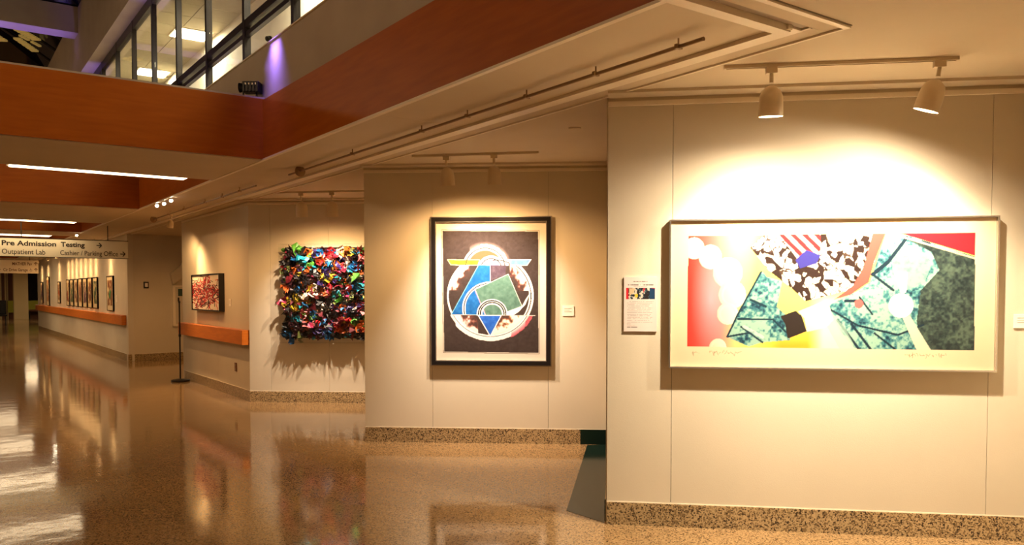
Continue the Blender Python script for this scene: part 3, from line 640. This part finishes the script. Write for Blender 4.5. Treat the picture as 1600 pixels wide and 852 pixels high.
cv.fill((r5 < 88) & (r5 > 56) & am, W_); cv.fill((r5 < 82) & (r5 > 64) & am, (18, 16, 18)); cv.fill((np.abs(r5 - 73) < 1.6) & am, (240, 236, 230))
cv.fill(cv.line(95, 565, 575, 565, 3), (210, 200, 190)); pol([(250, 567), (382, 567), (320, 690)], (38, 96, 190), W_, 5, 9)
cv.build('print', t, fr, ix0, ix1, iz0, iz1, .022)
MB().box(fr, (ix0, ix1), (.040, .042), (iz0, iz1)).obj('glazing', M['glass'], t)

# ---- small wall cards and info sheet
def card(fr, s0, s1, z0, z1, label, lines=3, th=.008, name='wall_label', cat='wall label'):
    t = thing(name, label, cat, tuple(fr.p((s0 + s1) / 2, 0, z0)))
    MB().box(fr, (s0, s1), (.001, th), (z0, z1)).obj('card', M['white'], t, bevel=.001)
    h = (z1 - z0)
    for k in range(lines):
        zz = z1 - h * (.25 + .5 * k / max(1, lines)); MB().box(fr, (s0 + (s1 - s0) * .15, s0 + (s1 - s0) * (.8 - .2 * (k % 2))), (th, th + .0006), (zz - h * .035, zz)).obj('text_line', M['grid'], t)
    return t
card(W2, 1.968, 2.081, 1.262, 1.362, 'small white card right of the black-framed print')
card(W1, 2.408, 2.53, 1.282, 1.366, 'small white card at the right edge, beside the wide print')
card(WX, 2.62, 2.73, 1.29, 1.395, 'small white card right of the red splatter painting')
t = thing('info_sheet', 'tall white info sheet left of the wide print, small colour picture on top', 'info sheet', tuple(W1.p(.207, 0, 1.247)))
MB().box(W1, (.1035, .311), (.001, .010), (1.247, 1.5935)).obj('card', M['white'], t)
cv = Canvas(150, 250, [(110, 160), (470, 160), (470, 760), (110, 760)]); X, Y = cv.x, cv.y; cv.c[:] = (240, 222, 214)
for y, a, b, wd, c in [(210, 215, 362, 7, 90), (228, 255, 325, 3, 170), (247, 155, 425, 10, 50), (265, 215, 365, 3, 170)] + [(430 + k * 17.5, 146, 428 - (k * 53 % 40), 5, 168) for k in range(14)] + [(677, 146, 182, 6, 110), (695, 146, 225, 4, 160), (712, 146, 255, 6, 100)]:
    nn = vnoise(X / 6, Y / 50 + y, int(y) % 97, 1) > .30; cv.fill(cv.line(a, y, b, y, wd) & nn, (c, c - 14, c - 22))
pi = (X > 132) & (X < 448) & (Y > 280) & (Y < 405)
n1 = vnoise(X / 22, Y / 18, 5); cc = np.where((X < 160)[..., None], np.array([214, 40, 52]), np.where((X > 390)[..., None], np.array([28, 60, 96]), np.where((n1 > .55)[..., None], np.array([230, 210, 190]), np.where((n1 > .45)[..., None], np.array([60, 96, 110]), np.array([40, 34, 36])))))
cv.c = np.where(pi[..., None], cc, cv.c); cv.fill(cv.poly([(165, 285), (230, 285), (220, 330), (170, 370)]), (222, 190, 150)); cv.fill(cv.poly([(225, 350), (262, 345), (262, 380), (235, 392)]), (220, 196, 60)); cv.fill(cv.poly([(320, 285), (345, 285), (320, 340)]), (200, 60, 70)); cv.fill(cv.poly([(400, 282), (448, 282), (448, 292)]), (200, 40, 50))
cv.build('print', t, W1, .1035, .311, 1.247, 1.5935, .0105)

# ---- crumpled colour relief in a clear box
fr = W3; x0, x1, z0, z1 = .49, 1.80, .845, 2.125
t = thing('crumpled_relief', 'square relief of crumpled multicoloured scraps in a clear box', 'relief artwork', tuple(fr.p(1.15, 0, z0)))
MB().box(fr, (x0 + .03, x1 - .03), (.001, .03), (z0 + .03, z1 - .03)).obj('backing', M['blackframe'], t)
dep = .20
MB().box(fr, (x0, x1), (dep, dep + .004), (z0 - .03, z1 + .01)).box(fr, (x0, x1), (.001, dep), (z1 + .006, z1 + .01)).box(fr, (x0, x1), (.001, dep), (z0 - .03, z0 - .026)).box(fr, (x0, x0 + .004), (.001, dep), (z0 - .026, z1 + .006)).obj('clear_box', M['glass'], t)
pal = [(200, 34, 44), (214, 60, 110), (24, 110, 176), (20, 150, 170), (96, 170, 60), (214, 180, 40), (226, 110, 40), (120, 26, 40), (60, 44, 110), (228, 210, 190), (22, 16, 20), (30, 22, 24), (110, 120, 60), (236, 130, 130), (20, 18, 22), (60, 18, 26)]
pm = [noisy(mat('scrap_colour', rough=.45, spec=.5), tuple(s2l(c) * .45), tuple(s2l(c) * .75), 14) for c in pal]
rs = np.random.RandomState(21); sm = []
for k in range(12):       # crumpled strips
    nx, ny = 7, 4; V = []; L_ = .12 + .06 * rs.rand(); Wd = .045 + .03 * rs.rand(); cur = rs.randn() * 1.2; ph = rs.rand() * 6
    for j in range(ny):
        for i in range(nx):
            u = i / (nx - 1) - .5; v = j / (ny - 1) - .5; a = cur * u * 2
            V.append((L_ * u * math.cos(a * .6) - v * Wd * math.sin(a) + rs.randn() * .007, L_ * u * math.sin(a * .8) + v * Wd * math.cos(a) * (1.2 - abs(u)) + rs.randn() * .007, .028 * math.sin(u * 11 + ph) * (1 if j % 2 else -1) + rs.randn() * .012))
    F_ = [(j * nx + i, j * nx + i + 1, (j + 1) * nx + i + 1, (j + 1) * nx + i) for j in range(ny - 1) for i in range(nx - 1)]
    me = bpy.data.meshes.new('crumpled_scrap'); me.from_pydata(V, [], F_); me.update()
    for p in me.polygons: p.use_smooth = False
    me.materials.append(pm[0]); sm.append(me)
cells = [(i, j) for i in range(17) for j in range(17)]; basew = Vector(t['_w'])
for (i, j) in cells:
    o = bpy.data.objects.new('crumpled_scrap', sm[rs.randint(12)]); COL.objects.link(o); o.parent = t
    s = x0 + .05 + (x1 - x0 - .10) * (i + .5 + rs.randn() * .35) / 17; z = z0 + .05 + (z1 - z0 - .09) * (j + .5 + rs.randn() * .35) / 17
    s = min(max(s, x0 + .085), x1 - .06); z = min(max(z, z0 + .08), z1 - .10)
    o.location = fr.p(s, .115 + rs.rand() * .05, z) - basew
    q = Matrix((fr.d, (0, 0, 1), fr.n)).transposed().to_quaternion(); from_e = Matrix.Rotation(rs.rand() * 6.28, 3, 'Z') @ Matrix.Rotation(rs.randn() * .55, 3, 'X') @ Matrix.Rotation(rs.randn() * .55, 3, 'Y')
    o.rotation_euler = (q.to_matrix() @ from_e).to_euler(); sc = .85 + rs.rand() * .6; o.scale = (sc, sc, sc)
    blob = vnoise(np.array([i / 2.6 + .3]), np.array([j / 2.6 + .7]), 8, 1)[0]
    k = int(blob * 16 + rs.randn() * 2.2) % 16 if rs.rand() < .6 else rs.randint(16)
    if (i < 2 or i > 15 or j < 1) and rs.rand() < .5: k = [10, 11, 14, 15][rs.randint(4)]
    o.material_slots[0].link = 'OBJECT'; o.material_slots[0].material = pm[k]

for k, m in enumerate(pm):       # small crumpled bits that fill the gaps, too many and too small to count
    b = MB()
    for q in range(60):
        s_ = rs.uniform(x0 + .03, x1 - .03); z_ = rs.uniform(z0 + .03, z1 - .06); o_ = rs.uniform(.04, .12); n0 = len(b.v); w_ = rs.uniform(.012, .035)
        for i in range(5):
            a = i * 1.256 + rs.rand(); b.v.append(fr.p(s_ + w_ * math.cos(a) * (1 + .5 * rs.rand()), min(max(o_ + rs.randn() * .014, .035), .19), z_ + w_ * math.sin(a)))
        b.v.append(fr.p(s_, min(o_ + .012, .19), z_)); b.f += [(n0 + i, n0 + (i + 1) % 5, n0 + 5) for i in range(5)]
    b.obj('scrap_bits', m, t)['kind'] = 'stuff'

# ---- red splatter painting
fr = WX; x0, x1, z0, z1 = .86, 2.52, 1.215, 1.76
x0, x1 = 14.6 - 13.75, 14.6 - 12.22
t = thing('framed_painting', 'black-framed red splatter painting above the wooden rail', 'framed picture', tuple(fr.p(1.6, 0, z0)))
MB().box(fr, (x0, x1), (.001, .07), (z0, z1)).obj('box_frame', M['blackframe'], t)
frame_bars(t, fr, x0 - .012, x1 + .012, z0 - .012, z1 + .012, .012, .001, .085, M['blackframe'], 'frame')
cv = Canvas(300, 120, [(0, 0), (153, 0), (153, 54), (0, 54)]); X, Y = cv.x, cv.y; cv.c[:] = (236, 218, 194)
cen = np.clip(1.2 - np.hypot((X - 76) / 80, (Y - 30) / 30), 0, 1)
cv.fill(vnoise(X / 24, Y / 8, 81, 3) + cen * .22 > .70, (170, 44, 50)); rs = np.random.RandomState(77)
scol = [(160, 24, 34), (190, 34, 42), (50, 16, 20), (214, 60, 56), (34, 16, 18), (120, 20, 30), (236, 214, 190)]
for q in range(330):
    a = rs.rand() * 6.28; px, py = 76 + rs.randn() * 42, 29 + rs.randn() * 13; c = scol[rs.randint(7)]
    for k in range(3):
        a += rs.randn() * .9; qx, qy = px + 11 * math.cos(a), py + 4 * math.sin(a)
        m = (np.hypot((X - px) / 3, Y - py) < .1); dx, dy = (qx - px) / 3, qy - py; tt = np.clip((((X - px) / 3) * dx + (Y - py) * dy) / (dx * dx + dy * dy), 0, 1)
        cv.fill(np.hypot((X - px) / 3 - tt * dx, Y - py - tt * dy) < .55, c); px, py = qx, qy
cv.build('canvas', t, fr, x0 + .008, x1 - .008, z0 + .008, z1 - .008, .0715)

# ---- corridor pictures
cols = [(120, 70, 40), (60, 40, 36), (150, 100, 60), (90, 60, 70), (180, 120, 70), (70, 90, 60), (140, 50, 36)]
def corridor_picture(y0, y1, z0, z1, label, seed, accent=None, fm='blackframe', mt=.06, group=None):
    fr = WC; x0, x1 = 37.3 - y1, 37.3 - y0; t = thing('framed_print', label, 'framed picture', tuple(fr.p((x0 + x1) / 2, 0, z0)), group)
    MB().box(fr, (x0, x1), (.001, .03), (z0, z1)).obj('backing', M['white'], t)
    frame_bars(t, fr, x0, x1, z0, z1, .016, .001, .04, M[fm])
    cv = Canvas(24, 34, [(0, 0), (20, 0), (20, 28), (0, 28)]); X, Y = cv.x, cv.y; cv.c[:] = (214, 190, 150); r2 = np.random.RandomState(seed)
    ins = (X > 20 * mt * 2) & (X < 20 - 20 * mt * 2) & (Y > 3) & (Y < 24)
    n = vnoise(X / 3.5, Y / 3.5, seed, 3); a, b = cols[r2.randint(7)], cols[r2.randint(7)]
    cv.c = np.where(ins[..., None], np.where((n > .5)[..., None], np.array(a), np.array(b) * 1.0), cv.c); cv.fill(ins & (n > .62), (206, 178, 130))
    if accent: cv.fill(ins & (cv.rad(11, 15) < 4.2) & (n > .35), accent)
    cv.build('print', t, fr, x0 + .016, x1 - .016, z0 + .016, z1 - .016, .032)
    ym = (y0 + y1) / 2
    tl = track_light(fr, 37.3 - ym, .34, fr.p(37.3 - ym, 0, 1.35), P_CORR, 'spotlight over the ' + label, 'corridor spotlights', size=70, blend=1.0, scale=.7, color=(1, .62, .27), spillc=WARM)
    return t
ordn = ['nearest', 'second nearest', 'third nearest', 'middle', 'third farthest', 'second farthest', 'farthest']
corridor_picture(20.55, 21.35, 1.05, 1.87, 'tall matted print with green accent, nearest on the corridor wall', 3, (40, 110, 60))
for i in range(7):
    y0 = 22.75 + i * .86; corridor_picture(y0, y0 + .66, 1.07, 1.87, ordn[i] + ' print in the corridor row of seven', 10 + i, group='row of seven prints')
corridor_picture(30.15, 30.75, 1.12, 1.83, 'small reddish print just beyond the row of seven', 31, (180, 70, 40))
corridor_picture(33.2, 34.0, 1.0, 2.04, 'tall narrow print, second from the corridor wall far end', 37)
corridor_picture(35.3, 36.0, 1.05, 1.87, 'small print at the far end of the corridor wall', 41)
card(WC, 37.3 - 20.3, 37.3 - 20.15, 1.26, 1.42, 'small white card beside the nearest corridor print', 2)

# ---- wooden wall rails
def rail(fr, s0, s1, z0, z1, label, ret):
    t = thing('wall_rail', label, 'handrail', tuple(fr.p((s0 + s1) / 2, 0, z0)), 'wooden bumper rails')
    MB().box(fr, (s0, s1), (.085, .105), (z0, z1)).obj('face_board', M['rail'], t, bevel=.004)
    MB().box(fr, (s0, s1), (.001, .085), (z1 - .02, z1)).obj('top_board', M['rail'], t)
    MB().box(fr, (s0, s0 + .02), (.001, .085), (z0, z1 - .02)).obj('end_board', M['rail'], t)
    MB().box(fr, (s1 - .02, s1), (.001, .085), (z0, z1 - .02)).obj('end_board', M['rail'], t)
rail(WX, .02, 3.53, .775, .975, 'orange wooden wall rail below the red splatter painting', 1)
rail(WC, .02, 18.2, .775, .985, 'long orange wooden wall rail below the corridor prints', 1)

# ---- outlets, switch, stand, recess cabinet
def plate(fr, s, z, w_, h, m, label, cat, slots):
    t = thing('wall_plate', label, cat, tuple(fr.p(s, 0, z)))
    MB().box(fr, (s - w_ / 2, s + w_ / 2), (.001, .012), (z - h / 2, z + h / 2)).obj('plate', m, t, bevel=.003)
    for dz in slots: MB().box(fr, (s - w_ * .22, s + w_ * .22), (.012, .015), (z + dz - h * .12, z + dz + h * .12)).obj('insert', M['grid'], t)
plate(WX, 14.6 - 11.69, .425, .085, .125, M['brown'], 'dark brown power outlet low on the wall under the rail', 'outlet', (-.03, .03))
t = thing('wall_switch', 'small black-framed switch plate on the recess wall', 'switch', tuple(WR.p(.38, 0, 1.60)))
MB().box(WR, (.33, .43), (.001, .02), (1.575, 1.715)).obj('frame', M['black'], t); MB().box(WR, (.35, .41), (.02, .024), (1.60, 1.69)).obj('switch_face', M['white'], t)
t = thing('post_stand', 'thin black floor stand with a round base in front of the recess', 'stand', (3.40, 14.70 - .25, 0))
c = (3.33, 14.2, 0); t.location = c; t['_w'] = c
MB().lathe([(.001, 0), (.14, 0), (.15, .012), (.145, .03), (.06, .045), (.001, .05)], c, (0, 0, 1), 28, caps=False).obj('base', M['black'], t, smooth=True)
MB().tube((c[0], c[1], .04), (c[0], c[1], 1.32), .0125, 12).obj('pole', M['black'], t, smooth=True)
MB().lathe([(.02, 0), (.02, .04), (.012, .045)], (c[0], c[1], .75), (0, 0, 1), 14).obj('collar', M['black'], t, smooth=True)
MB().lathe([(.013, 0), (.018, .01), (.016, .03), (.004, .04)], (c[0], c[1], 1.31), (0, 0, 1), 14).obj('top_knob', M['black'], t, smooth=True)
t = thing('wall_cabinet', 'pale wall cabinet with a small green glass pane in the recess', 'cabinet', tuple(WR.p(1.2, 0, .73)))
MB().box(WR, (.93, 1.75), (.001, .05), (.73, 1.64)).obj('body', M['trim'], t)
dr = MB().box(WR, (.99, 1.69), (.05, .065), (.78, 1.60)).obj('door', M['paint'], t)
MB().box(WR, (1.04, 1.60), (.065, .069), (1.40, 1.56)).obj('glass_pane', mat('green_pane', (.05, .09, .07), .15), dr)
MB().box(WR, (1.03, 1.06), (.065, .09), (1.28, 1.37)).obj('handle', M['black'], dr)
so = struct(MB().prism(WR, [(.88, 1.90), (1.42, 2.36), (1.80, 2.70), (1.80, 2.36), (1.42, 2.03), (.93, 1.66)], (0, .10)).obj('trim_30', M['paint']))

# ---- hanging signs
FS = Frame((0, 16.9, 0), (1, 0, 0), (0, -1, 0))
def arrow(t, fr, cx, cz, w_, h, o, m, up=False, name='arrow'):
    b = MB(); th = h * .10
    def q(a, c): return (cx + (c if up else a), cz + (a if up else c))
    def bar(p0, p1):
        d = Vector((p1[0] - p0[0], p1[1] - p0[1])).normalized() * 1; nx, nz = -d.y * th, d.x * th
        b.prism(fr, [(p0[0] + nx, p0[1] + nz), (p0[0] - nx, p0[1] - nz), (p1[0] - nx, p1[1] - nz), (p1[0] + nx, p1[1] + nz)], (o, o + .001))
    bar(q(-w_ / 2, 0), q(w_ / 2, 0)); bar(q(w_ / 2, 0), q(0, h / 2)); bar(q(w_ / 2, 0), q(0, -h / 2)); b.obj(name, m, t)
t = thing('hanging_sign', 'long cream hanging sign reading Pre Admission Testing', 'sign', (2, 16.9, 2.16))
MB().box(FS, (.88, 3.045), (-.03, 0), (2.130, 2.455)).obj('board', M['signface'], t)
MB().box(FS, (.88, 3.05), (-.032, .004), (2.455, 2.468)).obj('edge_strip', M['darkmetal'], t); MB().box(FS, (.88, 3.05), (-.032, .004), (2.122, 2.132)).obj('edge_strip', M['darkmetal'], t)
for x in (1.3, 2.7): MB().tube((x, 16.915, 2.46), (x, 16.915, 2.75), .008, 8).obj('hanger_rod', M['darkmetal'], t)
k = lambda px: 0.973 + px * (3.047 - .976) / 200.0
text(t, FS, 'Pre Admission', k(2.5), k(84), 2.325, .085, .001, M['ink'], .028); text(t, FS, 'Testing', k(91), k(129), 2.325, .085, .001, M['ink'], .028)
text(t, FS, 'Outpatient Lab', k(2.5), k(67), 2.172, .088, .001, M['ink'], .006); text(t, FS, 'Cashier / Parking Office', k(90), k(183), 2.172, .088, .001, M['ink'], .006)
arrow(t, FS, k(152), 2.365, .085, .09, .001, M['ink']); arrow(t, FS, k(191), 2.215, .085, .09, .001, M['ink'])
F2 = Frame((0, 25, 0), (1, 0, 0), (0, -1, 0))
t = thing('hanging_sign', 'farther, smaller hanging sign with brown lettering below the long sign', 'sign', (1.6, 25, 2.0))
MB().box(F2, (.9, 2.30), (-.03, 0), (1.985, 2.33)).obj('board', M['signface'], t)
for x in (1.2, 2.1): MB().tube((x, 25.015, 2.33), (x, 25.015, 2.742), .008, 8).obj('hanger_rod', M['darkmetal'], t)
k2 = lambda px: 1.43 + px * (2.24 - 1.43) / 56.0
text(t, F2, 'MATHER Pav', k2(19), k2(50), 2.20, .075, .001, M['inkbrown'], .02); text(t, F2, 'r', k2(-.5), k2(1), 2.04, .075, .001, M['inkbrown'], .01)
text(t, F2, 'Cir Drive Garage', k2(5), k2(43), 2.04, .075, .001, M['inkbrown'], .015)
arrow(t, F2, k2(56), 2.24, .08, .08, .001, M['inkbrown'], True); arrow(t, F2, k2(56), 2.08, .08, .08, .001, M['inkbrown'], True)
MB().lathe([(.022, 0), (.028, 0), (.028, .001), (.022, .001)], F2.p(k2(48), .001, 2.065), F2.n, 16, caps=False).obj('wheel_mark', M['inkbrown'], t)
MB().box(F2, (k2(48) - .012, k2(48) - .004), (.001, .002), (2.07, 2.12)).obj('wheel_mark', M['inkbrown'], t)

# ================================================================ FAR HALL
FH = Frame((0, 53, 0), (1, 0, 0), (0, -1, 0))
hw = struct(MB().box(WF, (-4.2, 9), (53, 53.2), (0, 2.74)).obj('wall_far', M['brown']))
struct(MB().box(WF, (3.4, 9), (37.3, 37.42), (0, 2.74)).obj('wall_hall_side', M['paint'])); struct(MB().box(WF, (8.9, 9.0), (37.4, 53), (0, 2.74)).obj('wall_hall_end', M['paint']))
tag(MB().box(WF, (3.50, 4.16), (50.7, 51.3), (0, 2.74)).obj('column', M['column'], loc=(3.83, 51, 0)), 'square beige column at the far end of the corridor', 'column')
for i, (a, b) in enumerate([(2.95, 3.07), (3.22, 3.30), (3.33, 3.38)]): MB().box(FH, (a, b), (0, .12), (0, 2.74)).obj('panel_strip', M['column'], hw)
for i, (a, b, z0, z1) in enumerate([(3.34, 3.62, .35, 1.0), (4.28, 4.9, .50, 1.0)]):
    tag(MB().box(FH, (a, b), (.16, .5), (z0, z1)).obj('lime_panel', M['lime'], loc=FH.p((a + b) / 2, .2, z0)), ['lime green panel left of the far beige column', 'lime green panel right of the far beige column'][i], 'panel', 'lime panels in the far hall')
wd = struct(MB().box(FH, (4.25, 5.2), (0, .04), (1.0, 2.6)).obj('window_6', M['nightglass'])); MB().box(FH, (4.22, 4.30), (0, .08), (.9, 2.65)).obj('window_frame', M['darkmetal'], wd)
t = thing('bench', 'dark bench under the lime panel at the far end', 'bench', tuple(FH.p(4.6, .3, 0)))
MB().box(FH, (4.3, 5.0), (.10, .5), (.40, .50)).obj('seat', M['brown'], t)
for x in (4.34, 4.93): MB().box(FH, (x, x + .05), (.1, .45), (0, .40)).obj('leg', M['black'], t)
t = thing('chair', 'dark padded chair at the left edge, far down the corridor', 'chair', (2.45, 42, 0))
MB().box(WF, (2.15, 2.62), (41.8, 42.25), (.42, .50)).obj('seat', M['black'], t, bevel=.02); MB().box(WF, (2.15, 2.62), (42.2, 42.28), (.5, 1.12)).obj('backrest', M['black'], t, bevel=.03)
for x in (2.18, 2.56):
    for y in (41.82, 42.2): MB().box(WF, (x, x + .03), (y, y + .03), (0, .42)).obj('leg', M['black'], t)
for k, (x, y) in enumerate([(1.0, 41), (3.9, 46.5), (0, 49), (6.5, 48)]):
    t = thing('hall_downlight', ['hall ceiling lamp above the chair, far left', 'hall ceiling lamp before the beige column', 'hall ceiling lamp outside the left edge', 'hall ceiling lamp beyond the corridor wall'][k], 'ceiling light', (x, y, 2.74), 'far hall ceiling lamps')
    MB().box(WF, (x - .3, x + .3), (y - .15, y + .15), (2.70, 2.74)).obj('frame', M['trim'], t); MB().box(WF, (x - .27, x + .27), (y - .12, y + .12), (2.695, 2.70)).obj('diffuser', M['panelglow'], t)
    area(t, (x, y, 2.68), (0, 0, -1), .5, .25, 10, (1, .66, .32))
for o in bpy.data.objects:
    if '_w' in o: del o['_w']
